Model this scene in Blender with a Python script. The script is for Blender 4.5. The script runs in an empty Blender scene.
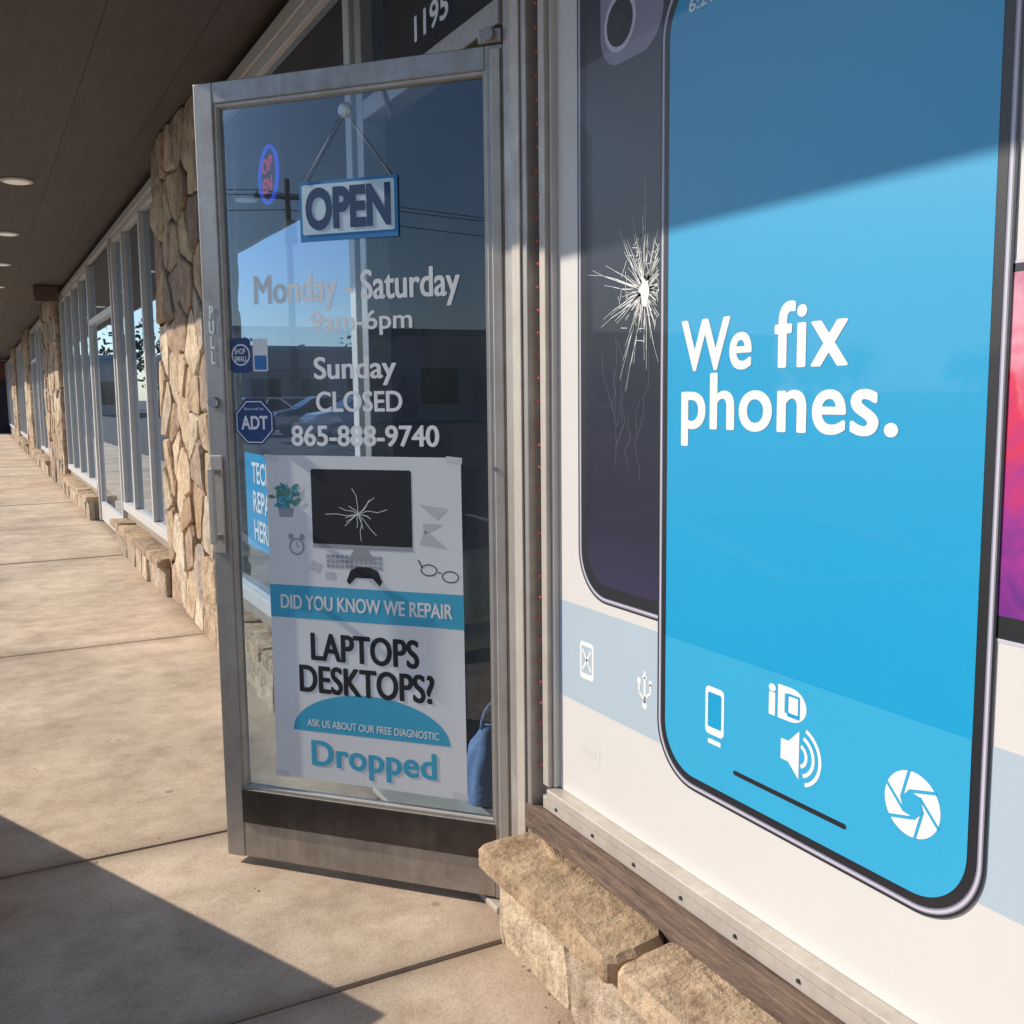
import bpy, bmesh, math, random
from mathutils import Vector, Matrix, noise
random.seed(7)
SC=bpy.context.scene
COL=SC.collection
V=Vector
# ------------------------------------------------------------------ helpers
def empty(name):
    o=bpy.data.objects.new(name,None);o.empty_display_size=.2;COL.objects.link(o);return o
def mesh_obj(name,verts,faces,mat,parent=None,smooth=False,cols=None):
    me=bpy.data.meshes.new(name);me.from_pydata([tuple(v) for v in verts],[],faces);me.update()
    if cols:
        ca=me.color_attributes.new('Col','FLOAT_COLOR','CORNER')
        i=0
        for p in me.polygons:
            for _ in p.loop_indices:
                ca.data[i].color=cols[p.index];i+=1
    if mat:
        for m in (mat if isinstance(mat,list) else [mat]): me.materials.append(m)
    if smooth:
        for p in me.polygons:p.use_smooth=True
    o=bpy.data.objects.new(name,me);COL.objects.link(o)
    if parent:o.parent=parent
    return o
def bevel(o,w,seg=2):
    m=o.modifiers.new('bev','BEVEL');m.width=w;m.segments=seg;m.limit_method='ANGLE';return o
def box(name,x0,x1,y0,y1,z0,z1,mat,parent=None,bev=0):
    v=[(x0,y0,z0),(x1,y0,z0),(x1,y1,z0),(x0,y1,z0),(x0,y0,z1),(x1,y0,z1),(x1,y1,z1),(x0,y1,z1)]
    f=[(0,3,2,1),(4,5,6,7),(0,1,5,4),(1,2,6,5),(2,3,7,6),(3,0,4,7)]
    o=mesh_obj(name,v,f,mat,parent)
    if bev:bevel(o,bev)
    return o
class Pl:
    def __init__(s,O,A,N): s.O=V(O);s.A=V(A).normalized();s.N=V(N).normalized()
    def p(s,a,z,k=0): return s.O+s.A*a+V((0,0,z))+s.N*k
def pbox(name,P,a0,a1,z0,z1,k0,k1,mat,parent=None,bev=0):
    v=[P.p(a0,z0,k0),P.p(a1,z0,k0),P.p(a1,z0,k1),P.p(a0,z0,k1),P.p(a0,z1,k0),P.p(a1,z1,k0),P.p(a1,z1,k1),P.p(a0,z1,k1)]
    f=[(0,3,2,1),(4,5,6,7),(0,1,5,4),(1,2,6,5),(2,3,7,6),(3,0,4,7)]
    o=mesh_obj(name,v,f,mat,parent)
    if bev:bevel(o,bev)
    return o
def poly(name,P,pts,k,mat,parent=None):
    return mesh_obj(name,[P.p(a,z,k) for a,z in pts],[tuple(range(len(pts)))[::-1]],mat,parent)
def polys(name,P,lst,k,mat,parent=None):
    vs=[];fs=[]
    for pts in lst:
        n=len(vs);vs+=[P.p(a,z,k) for a,z in pts];fs.append(tuple(range(n,n+len(pts)))[::-1])
    return mesh_obj(name,vs,fs,mat,parent)
def rrect(a0,a1,z0,z1,r,n=10):
    pts=[]
    for cx,cz,t in ((a1-r,z1-r,0),(a0+r,z1-r,90),(a0+r,z0+r,180),(a1-r,z0+r,270)):
        for i in range(n+1):
            g=math.radians(t+90*i/n);pts.append((cx+r*math.cos(g),cz+r*math.sin(g)))
    return pts
def disc(a,z,r,n=32,a0=0,a1=360):
    return [(a+r*math.cos(math.radians(a0+(a1-a0)*i/n)),z+r*math.sin(math.radians(a0+(a1-a0)*i/n))) for i in range(n if a1-a0==360 else n+1)]
def ring(name,P,outer,inner,k,mat,parent=None,closed=True):
    n=len(outer);vs=[P.p(a,z,k) for a,z in outer]+[P.p(a,z,k) for a,z in inner]
    fs=[(i,(i+1)%n,n+(i+1)%n,n+i) for i in range(n if closed else n-1)]
    return mesh_obj(name,vs,fs,mat,parent)
def seg(a,b,w):
    d=V((b[0]-a[0],b[1]-a[1]));d.normalize();q=V((-d.y,d.x))*w/2
    return [(a[0]+q.x,a[1]+q.y),(b[0]+q.x,b[1]+q.y),(b[0]-q.x,b[1]-q.y),(a[0]-q.x,a[1]-q.y)]
def text(name,P,body,aL,aR,z0,z1,k,mat,parent=None,bold=0.0,vertical=False,sp=1.0,dup=0.0):
    cu=bpy.data.curves.new(name,'FONT');cu.body=body;cu.size=1;cu.offset=bold;cu.resolution_u=8;cu.space_character=sp
    if vertical: cu.space_line=.85;cu.align_x='CENTER'
    t=bpy.data.objects.new(name+'_src',cu);COL.objects.link(t);bpy.context.view_layer.update()
    me=bpy.data.meshes.new_from_object(t.evaluated_get(bpy.context.evaluated_depsgraph_get()))
    bpy.data.objects.remove(t)
    xs=[v.co.x for v in me.vertices];ys=[v.co.y for v in me.vertices]
    x0,x1,y0,y1=min(xs),max(xs),min(ys),max(ys)
    if dup:aL-=dup;aR+=dup;z0+=dup*.5;z1-=dup*.5
    base=[];fc=[tuple(p.vertices) for p in me.polygons]
    for v in me.vertices:base.append((aL+(aR-aL)*(v.co.x-x0)/(x1-x0),z0+(z1-z0)*(v.co.y-y0)/(y1-y0)))
    offs=[(0,0)]
    if dup:offs=[(dup*math.cos(i*math.tau/10),dup*.55*math.sin(i*math.tau/10)) for i in range(10)]+[(0,0)]
    vs=[];fs=[]
    for i,(da,dz) in enumerate(offs):
        n=len(vs);vs+=[P.p(a+da,z+dz,k+i*.00002) for a,z in base];fs+=[tuple(n+q for q in f) for f in fc]
    bpy.data.meshes.remove(me)
    return mesh_obj(name,vs,fs,mat,parent)
def cyl(name,p0,p1,r0,r1,mat,parent=None,n=16,smooth=True):
    p0=V(p0);p1=V(p1);d=(p1-p0).normalized();u=d.orthogonal().normalized();w=d.cross(u)
    vs=[];fs=[]
    for p,r in((p0,r0),(p1,r1)):
        for i in range(n):
            g=2*math.pi*i/n;vs.append(p+u*r*math.cos(g)+w*r*math.sin(g))
    for i in range(n):fs.append((i,(i+1)%n,n+(i+1)%n,n+i))
    fs.append(tuple(range(n))[::-1]);fs.append(tuple(range(n,2*n)))
    o=mesh_obj(name,vs,fs,mat,parent)
    if smooth:
        for p in o.data.polygons:
            if len(p.vertices)==4:p.use_smooth=True
    return o
# ------------------------------------------------------------------ materials
def newmat(name):
    m=bpy.data.materials.new(name);m.use_nodes=True;nt=m.node_tree
    return m,nt,nt.nodes['Principled BSDF']
def N(nt,t,**k):
    n=nt.nodes.new(t)
    for a,b in k.items():setattr(n,a,b)
    return n
def plain(name,c,rough=.5,metal=0,var=.12,scale=8,bump=0,bscale=60,coat=0,spec=.5,emit=0,perf=False):
    m,nt,b=newmat(name);L=nt.links
    b.inputs['Roughness'].default_value=rough;b.inputs['Metallic'].default_value=metal
    b.inputs['Coat Weight'].default_value=coat;b.inputs['Coat Roughness'].default_value=.03
    b.inputs['Specular IOR Level'].default_value=spec
    tc=N(nt,'ShaderNodeTexCoord');no=N(nt,'ShaderNodeTexNoise');no.inputs['Scale'].default_value=scale;no.inputs['Detail'].default_value=4
    L.new(tc.outputs['Object'],no.inputs['Vector'])
    mx=N(nt,'ShaderNodeMix',data_type='RGBA')
    mx.inputs[6].default_value=(*[x*(1-var) for x in c],1);mx.inputs[7].default_value=(*[min(1,x*(1+var)) for x in c],1)
    L.new(no.outputs['Fac'],mx.inputs[0]);outc=mx.outputs[2]
    if perf:
        sx=N(nt,'ShaderNodeSeparateXYZ');L.new(tc.outputs['Object'],sx.inputs[0]);K=math.tau/.0042
        ss=[]
        for ax in('Y','Z'):
            a=N(nt,'ShaderNodeMath',operation='MULTIPLY');a.inputs[1].default_value=K;L.new(sx.outputs[ax],a.inputs[0])
            s=N(nt,'ShaderNodeMath',operation='SINE');L.new(a.outputs[0],s.inputs[0]);ss.append(s)
        p=N(nt,'ShaderNodeMath',operation='MULTIPLY');L.new(ss[0].outputs[0],p.inputs[0]);L.new(ss[1].outputs[0],p.inputs[1])
        q=N(nt,'ShaderNodeMath',operation='MULTIPLY_ADD');q.inputs[1].default_value=.18;q.inputs[2].default_value=.93;L.new(p.outputs[0],q.inputs[0])
        vm=N(nt,'ShaderNodeVectorMath',operation='SCALE');L.new(outc,vm.inputs[0]);L.new(q.outputs[0],vm.inputs['Scale']);outc=vm.outputs[0]
    L.new(outc,b.inputs['Base Color'])
    if bump:
        n2=N(nt,'ShaderNodeTexNoise');n2.inputs['Scale'].default_value=bscale;n2.inputs['Detail'].default_value=4
        L.new(tc.outputs['Object'],n2.inputs['Vector'])
        bp=N(nt,'ShaderNodeBump');bp.inputs['Strength'].default_value=bump;bp.inputs['Distance'].default_value=.01
        L.new(n2.outputs['Fac'],bp.inputs['Height']);L.new(bp.outputs['Normal'],b.inputs['Normal'])
    if emit:
        b.inputs['Emission Color'].default_value=(*c,1);b.inputs['Emission Strength'].default_value=emit
    return m
def worn(name,c1,c2,rough,metal):
    m,nt,b=newmat(name);L=nt.links
    tc=N(nt,'ShaderNodeTexCoord')
    n1=N(nt,'ShaderNodeTexNoise');n1.inputs['Scale'].default_value=9;n1.inputs['Detail'].default_value=7;n1.inputs['Roughness'].default_value=.75
    L.new(tc.outputs['Object'],n1.inputs['Vector'])
    mp=N(nt,'ShaderNodeMapping');mp.inputs['Scale'].default_value=(60,60,3);L.new(tc.outputs['Object'],mp.inputs[0])
    n2=N(nt,'ShaderNodeTexNoise');n2.inputs['Scale'].default_value=1;n2.inputs['Detail'].default_value=3;L.new(mp.outputs[0],n2.inputs['Vector'])
    ad=N(nt,'ShaderNodeMath',operation='MULTIPLY_ADD');ad.inputs[1].default_value=.25;L.new(n2.outputs['Fac'],ad.inputs[0]);L.new(n1.outputs['Fac'],ad.inputs[2])
    r=N(nt,'ShaderNodeValToRGB');e=r.color_ramp.elements;e[0].position=.45;e[0].color=(*c1,1);e[1].position=.8;e[1].color=(*c2,1)
    L.new(ad.outputs[0],r.inputs[0]);L.new(r.outputs[0],b.inputs['Base Color'])
    mr=N(nt,'ShaderNodeMapRange');mr.inputs[1].default_value=.4;mr.inputs[2].default_value=.9;mr.inputs[3].default_value=rough+.12;mr.inputs[4].default_value=rough-.08
    L.new(ad.outputs[0],mr.inputs[0]);L.new(mr.outputs[0],b.inputs['Roughness']);b.inputs['Metallic'].default_value=metal
    return m
def concrete():
    m,nt,b=newmat('concrete_slab');L=nt.links
    tc=N(nt,'ShaderNodeTexCoord')
    def noi(s,d=6,r=.6):
        n=N(nt,'ShaderNodeTexNoise');n.inputs['Scale'].default_value=s;n.inputs['Detail'].default_value=d;n.inputs['Roughness'].default_value=r
        L.new(tc.outputs['Object'],n.inputs['Vector']);return n
    n1=noi(1.0,5,.66);n2=noi(7,6,.7);n3=noi(170,2)
    r1=N(nt,'ShaderNodeValToRGB');e=r1.color_ramp.elements
    e[0].position=.3;e[0].color=(.43,.335,.25,1);e[1].position=.64;e[1].color=(.76,.61,.46,1)
    L.new(n1.outputs['Fac'],r1.inputs[0])
    r2=N(nt,'ShaderNodeValToRGB');e=r2.color_ramp.elements
    e[0].position=.34;e[0].color=(.74,.69,.64,1);e[1].position=.58;e[1].color=(1,1,1,1)
    L.new(n2.outputs['Fac'],r2.inputs[0])
    mu=N(nt,'ShaderNodeMix',data_type='RGBA',blend_type='MULTIPLY');mu.inputs[0].default_value=.85
    L.new(r1.outputs[0],mu.inputs[6]);L.new(r2.outputs[0],mu.inputs[7])
    r3=N(nt,'ShaderNodeValToRGB');e=r3.color_ramp.elements
    e[0].position=.35;e[0].color=(.7,.7,.7,1);e[1].position=.55;e[1].color=(1,1,1,1)
    L.new(n3.outputs['Fac'],r3.inputs[0])
    mu2=N(nt,'ShaderNodeMix',data_type='RGBA',blend_type='MULTIPLY');mu2.inputs[0].default_value=.6
    L.new(mu.outputs[2],mu2.inputs[6]);L.new(r3.outputs[0],mu2.inputs[7])
    vo=N(nt,'ShaderNodeTexVoronoi');vo.inputs['Scale'].default_value=2.7;L.new(tc.outputs['Object'],vo.inputs['Vector'])
    rs=N(nt,'ShaderNodeValToRGB');e=rs.color_ramp.elements
    e[0].position=.03;e[0].color=(.5,.45,.42,1);e[1].position=.045;e[1].color=(1,1,1,1)
    L.new(vo.outputs['Distance'],rs.inputs[0])
    mu3=N(nt,'ShaderNodeMix',data_type='RGBA',blend_type='MULTIPLY');mu3.inputs[0].default_value=.7
    L.new(mu2.outputs[2],mu3.inputs[6]);L.new(rs.outputs[0],mu3.inputs[7])
    at=N(nt,'ShaderNodeAttribute');at.attribute_name='Dirt'
    ad0=N(nt,'ShaderNodeMath',operation='MULTIPLY');L.new(at.outputs['Fac'],ad0.inputs[0]);L.new(n2.outputs['Fac'],ad0.inputs[1])
    mu4=N(nt,'ShaderNodeMix',data_type='RGBA');L.new(ad0.outputs[0],mu4.inputs[0]);L.new(mu3.outputs[2],mu4.inputs[6]);mu4.inputs[7].default_value=(.12,.07,.04,1)
    L.new(mu4.outputs[2],b.inputs['Base Color'])
    b.inputs['Roughness'].default_value=.85;b.inputs['Specular IOR Level'].default_value=.3
    ad=N(nt,'ShaderNodeMath',operation='MULTIPLY_ADD');ad.inputs[1].default_value=.5
    L.new(n3.outputs['Fac'],ad.inputs[0]);L.new(n2.outputs['Fac'],ad.inputs[2])
    bp=N(nt,'ShaderNodeBump');bp.inputs['Strength'].default_value=.3;bp.inputs['Distance'].default_value=.008
    L.new(ad.outputs[0],bp.inputs['Height']);L.new(bp.outputs[0],b.inputs['Normal'])
    return m
def stone():
    m,nt,b=newmat('flagstone');L=nt.links
    tc=N(nt,'ShaderNodeTexCoord');at=N(nt,'ShaderNodeAttribute');at.attribute_name='Col'
    n1=N(nt,'ShaderNodeTexNoise');n1.inputs['Scale'].default_value=11;n1.inputs['Detail'].default_value=7;n1.inputs['Roughness'].default_value=.72
    L.new(tc.outputs['Object'],n1.inputs['Vector'])
    r=N(nt,'ShaderNodeValToRGB');e=r.color_ramp.elements
    e[0].position=.3;e[0].color=(.42,.33,.26,1);e[1].position=.62;e[1].color=(1.08,1.02,.94,1)
    L.new(n1.outputs['Fac'],r.inputs[0])
    mu=N(nt,'ShaderNodeMix',data_type='RGBA',blend_type='MULTIPLY');mu.inputs[0].default_value=.9
    L.new(at.outputs['Color'],mu.inputs[6]);L.new(r.outputs[0],mu.inputs[7]);L.new(mu.outputs[2],b.inputs['Base Color'])
    n2=N(nt,'ShaderNodeTexNoise');n2.inputs['Scale'].default_value=28;n2.inputs['Detail'].default_value=7;n2.inputs['Roughness'].default_value=.62
    L.new(tc.outputs['Object'],n2.inputs['Vector'])
    bp=N(nt,'ShaderNodeBump');bp.inputs['Strength'].default_value=.85;bp.inputs['Distance'].default_value=.02
    L.new(n2.outputs['Fac'],bp.inputs['Height']);L.new(bp.outputs[0],b.inputs['Normal'])
    b.inputs['Roughness'].default_value=.85;b.inputs['Specular IOR Level'].default_value=.25
    return m
def wood(name,c1,c2,stretch=(8,.7,8),bs=.5):
    m,nt,b=newmat(name);L=nt.links
    tc=N(nt,'ShaderNodeTexCoord');mp=N(nt,'ShaderNodeMapping');mp.inputs['Scale'].default_value=stretch
    L.new(tc.outputs['Object'],mp.inputs[0])
    n1=N(nt,'ShaderNodeTexNoise');n1.inputs['Scale'].default_value=6;n1.inputs['Detail'].default_value=7;n1.inputs['Roughness'].default_value=.7
    L.new(mp.outputs[0],n1.inputs['Vector'])
    r=N(nt,'ShaderNodeValToRGB');e=r.color_ramp.elements
    e[0].position=.35;e[0].color=(*c1,1);e[1].position=.65;e[1].color=(*c2,1)
    L.new(n1.outputs['Fac'],r.inputs[0]);L.new(r.outputs[0],b.inputs['Base Color'])
    bp=N(nt,'ShaderNodeBump');bp.inputs['Strength'].default_value=bs;bp.inputs['Distance'].default_value=.01
    L.new(n1.outputs['Fac'],bp.inputs['Height']);L.new(bp.outputs[0],b.inputs['Normal'])
    b.inputs['Roughness'].default_value=.7
    return m
def glass(name,base=.12,tint=(.75,.85,.9),refl=(.85,.93,1),mul=1.2,dust_haze=.07):
    m=bpy.data.materials.new(name);m.use_nodes=True;nt=m.node_tree;nt.nodes.clear();L=nt.links
    tr=N(nt,'ShaderNodeBsdfTransparent');tr.inputs[0].default_value=(*tint,1)
    gl=N(nt,'ShaderNodeBsdfGlossy');gl.inputs['Roughness'].default_value=.0;gl.inputs['Color'].default_value=(*refl,1)
    tc=N(nt,'ShaderNodeTexCoord');no=N(nt,'ShaderNodeTexNoise');no.inputs['Scale'].default_value=1.3;no.inputs['Detail'].default_value=1
    L.new(tc.outputs['Object'],no.inputs['Vector'])
    bp=N(nt,'ShaderNodeBump');bp.inputs['Strength'].default_value=.03;bp.inputs['Distance'].default_value=.02
    L.new(no.outputs['Fac'],bp.inputs['Height']);L.new(bp.outputs[0],gl.inputs['Normal'])
    lw=N(nt,'ShaderNodeFresnel');lw.inputs['IOR'].default_value=1.55
    ma=N(nt,'ShaderNodeMath',operation='MULTIPLY_ADD',use_clamp=True);ma.inputs[1].default_value=mul;ma.inputs[2].default_value=base
    L.new(lw.outputs[0],ma.inputs[0])
    mx=N(nt,'ShaderNodeMixShader');L.new(ma.outputs[0],mx.inputs[0]);L.new(tr.outputs[0],mx.inputs[1]);L.new(gl.outputs[0],mx.inputs[2])
    df=N(nt,'ShaderNodeBsdfDiffuse');df.inputs[0].default_value=(.6,.62,.65,1)
    n2=N(nt,'ShaderNodeTexNoise');n2.inputs['Scale'].default_value=3;n2.inputs['Detail'].default_value=4;L.new(tc.outputs['Object'],n2.inputs['Vector'])
    m2=N(nt,'ShaderNodeMath',operation='MULTIPLY');m2.inputs[1].default_value=dust_haze;L.new(n2.outputs['Fac'],m2.inputs[0])  # diffuse film: surface dust plus haze painted into the pane
    mx2=N(nt,'ShaderNodeMixShader');L.new(m2.outputs[0],mx2.inputs[0]);L.new(mx.outputs[0],mx2.inputs[1]);L.new(df.outputs[0],mx2.inputs[2])
    o=N(nt,'ShaderNodeOutputMaterial');L.new(mx2.outputs[0],o.inputs[0])
    return m
def grad(name,stops,axis,lo,hi,rough=.35,coat=.25,noise_amt=0):
    m,nt,b=newmat(name);L=nt.links
    tc=N(nt,'ShaderNodeTexCoord');sx=N(nt,'ShaderNodeSeparateXYZ');L.new(tc.outputs['Object'],sx.inputs[0])
    mr=N(nt,'ShaderNodeMapRange');mr.inputs[1].default_value=lo;mr.inputs[2].default_value=hi
    src=sx.outputs[axis]
    if noise_amt:
        no=N(nt,'ShaderNodeTexNoise');no.inputs['Scale'].default_value=14;no.inputs['Detail'].default_value=5;no.inputs['Distortion'].default_value=2
        L.new(tc.outputs['Object'],no.inputs['Vector'])
        ad=N(nt,'ShaderNodeMath',operation='MULTIPLY_ADD');ad.inputs[1].default_value=noise_amt
        L.new(no.outputs['Fac'],ad.inputs[0]);L.new(src,ad.inputs[2]);src=ad.outputs[0]
    L.new(src,mr.inputs[0])
    r=N(nt,'ShaderNodeValToRGB');cr=r.color_ramp
    while len(cr.elements)<len(stops):cr.elements.new(.5)
    for e,(p,c) in zip(cr.elements,stops):e.position=p;e.color=(*c,1)
    L.new(mr.outputs[0],r.inputs[0]);L.new(r.outputs[0],b.inputs['Base Color'])
    b.inputs['Roughness'].default_value=rough;b.inputs['Coat Weight'].default_value=coat;b.inputs['Coat Roughness'].default_value=.03
    return m
CON=concrete();STO=stone()
MOR=plain('mortar',(.34,.28,.22),.9,bump=.5,bscale=90)
DIRT=plain('joint_dirt',(.06,.045,.035),.95)
ALU=worn('aluminium_frame',(.34,.31,.285),(.48,.45,.42),.40,.5)
ALUB=worn('aluminium_sill',(.46,.41,.35),(.62,.57,.50),.45,.3)
DKR=worn('kickplate_dark',(.05,.042,.038),(.11,.095,.085),.28,.55)
KICK=worn('kickplate_worn',(.32,.27,.22),(.50,.44,.37),.45,.3)
WHITEF=plain('painted_frame',(.60,.58,.55),.45,0,.12,14)
WOODB=wood('weathered_board',(.075,.045,.033),(.25,.165,.115),(10,1.2,10),.9)
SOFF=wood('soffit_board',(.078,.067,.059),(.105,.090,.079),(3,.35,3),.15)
GLD=glass('door_glass',.03,(.62,.78,.93),(.78,.90,1),1.1,.09);GLW=glass('shop_glass',.16,(.50,.60,.68),(.70,.82,.96),1.5)  # door pane gets a thicker film to paint in haze over its dust
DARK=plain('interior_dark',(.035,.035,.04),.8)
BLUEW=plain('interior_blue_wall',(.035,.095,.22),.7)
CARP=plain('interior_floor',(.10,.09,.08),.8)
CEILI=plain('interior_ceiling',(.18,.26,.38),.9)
VIN=plain('white_vinyl',(.88,.90,.92),.5,0,.03)
PW=plain('print_white',(.72,.69,.66),.45,0,.045,3,coat=.15,perf=True)
PB=plain('print_pale_blue',(.45,.55,.63),.45,0,.03,3,coat=.15,perf=True)
PFR=plain('print_phone_frame',(.24,.23,.31),.45,0,.12,5,coat=.2)
PFRL=plain('print_phone_frame_light',(.55,.54,.62),.45,0,.05,5,coat=.2)
PBLK=plain('print_black',(.012,.013,.018),.45,0,.1,coat=.2)
PCY=plain('print_cyan',(.001,.345,.64),.45,0,.04,3,coat=.35,perf=True)
PCY2=plain('print_cyan_light',(.03,.40,.68),.45,0,.04,3,coat=.35,perf=True)
PTX=plain('print_text_white',(.82,.82,.80),.45,0,.03,coat=.15)
PDS=grad('print_dusk',[(0,(.035,.028,.07)),(.2,(.018,.018,.04)),(.6,(.012,.015,.03)),(1,(.01,.013,.024))],'Z',.9,1.7)
PRD=grad('print_vivid',[(0,(.05,.02,.2)),(.3,(.3,.03,.26)),(.55,(.65,.03,.09)),(.75,(.75,.32,.42)),(1,(.25,.02,.12))],'Z',1.10,1.75,noise_amt=.3)
DW=plain('poster_white',(.76,.78,.79),.5,0,.04,4,coat=.1,bump=.04,bscale=5)
DC=plain('poster_cyan',(.05,.40,.60),.5,0,.03,4,coat=.1)
DG=plain('poster_green',(.08,.25,.20),.6)
DGY=plain('poster_grey',(.35,.36,.38),.6)
DBK=plain('poster_black',(.015,.015,.02),.5)
CHR=plain('chrome',(.6,.6,.6),.2,.9)
# ------------------------------------------------------------------ ground
ASP=plain('asphalt',(.055,.055,.056),.9,0,.25,3,bump=.4,bscale=60)
gr=mesh_obj('ground',[(-600,-600,-.14),(600,-600,-.14),(600,600,-.14),(-600,600,-.14)],[(0,1,2,3)],ASP)
sw=empty('sidewalk')
def slab(y0,y1,zt):
    x0,x1=-.95,1.35
    xs=[x0,-.6,-.2,.1,.4,.7,.95,1.06,1.1,x1];yy=[y0,y0+.035,y0+.12,(y0+y1)/2,y1-.12,y1-.035,y1]
    vs=[];fs=[];di=[]
    for a,y in enumerate(yy):
        for b,x in enumerate(xs):
            vs.append((x,y,zt));e=1.0 if a in(0,len(yy)-1) else(.45 if a in(1,len(yy)-2) else 0)
            di.append(max(e*.9,1.0 if x>1.08 else(.5 if x>1.0 else 0)))
    W_=len(xs)
    for a in range(len(yy)-1):
        for b in range(W_-1):fs.append((a*W_+b,a*W_+b+1,(a+1)*W_+b+1,(a+1)*W_+b))
    for (a,b) in(((x0,y0),(x1,y0)),((x1,y1),(x0,y1))):
        m=len(vs);s=.006 if a[1]==y0 else -.006
        vs+= [(a[0],a[1],zt),(b[0],b[1],zt),(b[0],b[1]-s,zt-.006),(a[0],a[1]-s,zt-.006),(b[0],b[1]-s,zt-.12),(a[0],a[1]-s,zt-.12)];di+=[1]*6
        fs+=[(m+3,m+2,m+1,m),(m+5,m+4,m+2,m+3)]
    m=len(vs);vs+=[(x0,y0,zt),(x0,y1,zt),(x0,y1,zt-.12),(x0,y0,zt-.12)];di+=[0]*4;fs.append((m,m+1,m+2,m+3))
    o=mesh_obj('slab',vs,fs,CON,sw)
    at=o.data.attributes.new('Dirt','FLOAT','POINT')
    for i,d in enumerate(di):at.data[i].value=d
ys=[-8,-5.3,-2.7,-.1,2.06,3.03,5.74,9.05,11.45,14.1,16.8,19.5,22.2,24.9,27.6,30.3,33,36,39,42,45]
for i in range(len(ys)-1):slab(ys[i]+.009,ys[i+1]-.009,random.uniform(-.004,0))
box('kerb',-1.13,-.957,-8,45,-.16,-.006,CON,sw,.015)
box('joint_fill',-.94,1.3,-8,45,-.139,-.022,DIRT,sw)
WPA=plain('parking_paint',(.6,.6,.58),.8)
vs=[];fs=[]
for i in range(14):
    y=-18+i*2.8;n=len(vs);vs+=[(-3.0,y,-.135),(-3.0,y+.1,-.135),(-8,y+.1,-.135),(-8,y,-.135)];fs.append((n,n+1,n+2,n+3))
mesh_obj('parking_markings',vs,fs,WPA)
random.seed(77)
vs=[];fs=[]
for i in range(60):
    if random.random()<.55:x,y=random.uniform(.99,1.05),random.choice([random.uniform(.8,2.1),random.uniform(3.0,9.4)])
    else:x,y=random.uniform(.1,1.0),random.choice([random.uniform(1.9,9),5.74+random.gauss(0,.03),3.03+random.gauss(0,.03)])
    g=random.uniform(0,6.28);l=random.uniform(.003,.009);w_=l*random.uniform(.3,.7);c=V((x,y,.003));d=V((math.cos(g),math.sin(g),0));q=V((-d.y,d.x,0));n=len(vs)
    vs+=[c-d*l,c+q*w_+V((0,0,.003)),c+d*l+V((0,0,random.uniform(0,.004))),c-q*w_+V((0,0,.002))];fs.append((n,n+1,n+2,n+3))
mesh_obj('leaf_litter',vs,fs,plain('dry_leaf',(.20,.12,.065),.9,0,.4,30))
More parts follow.
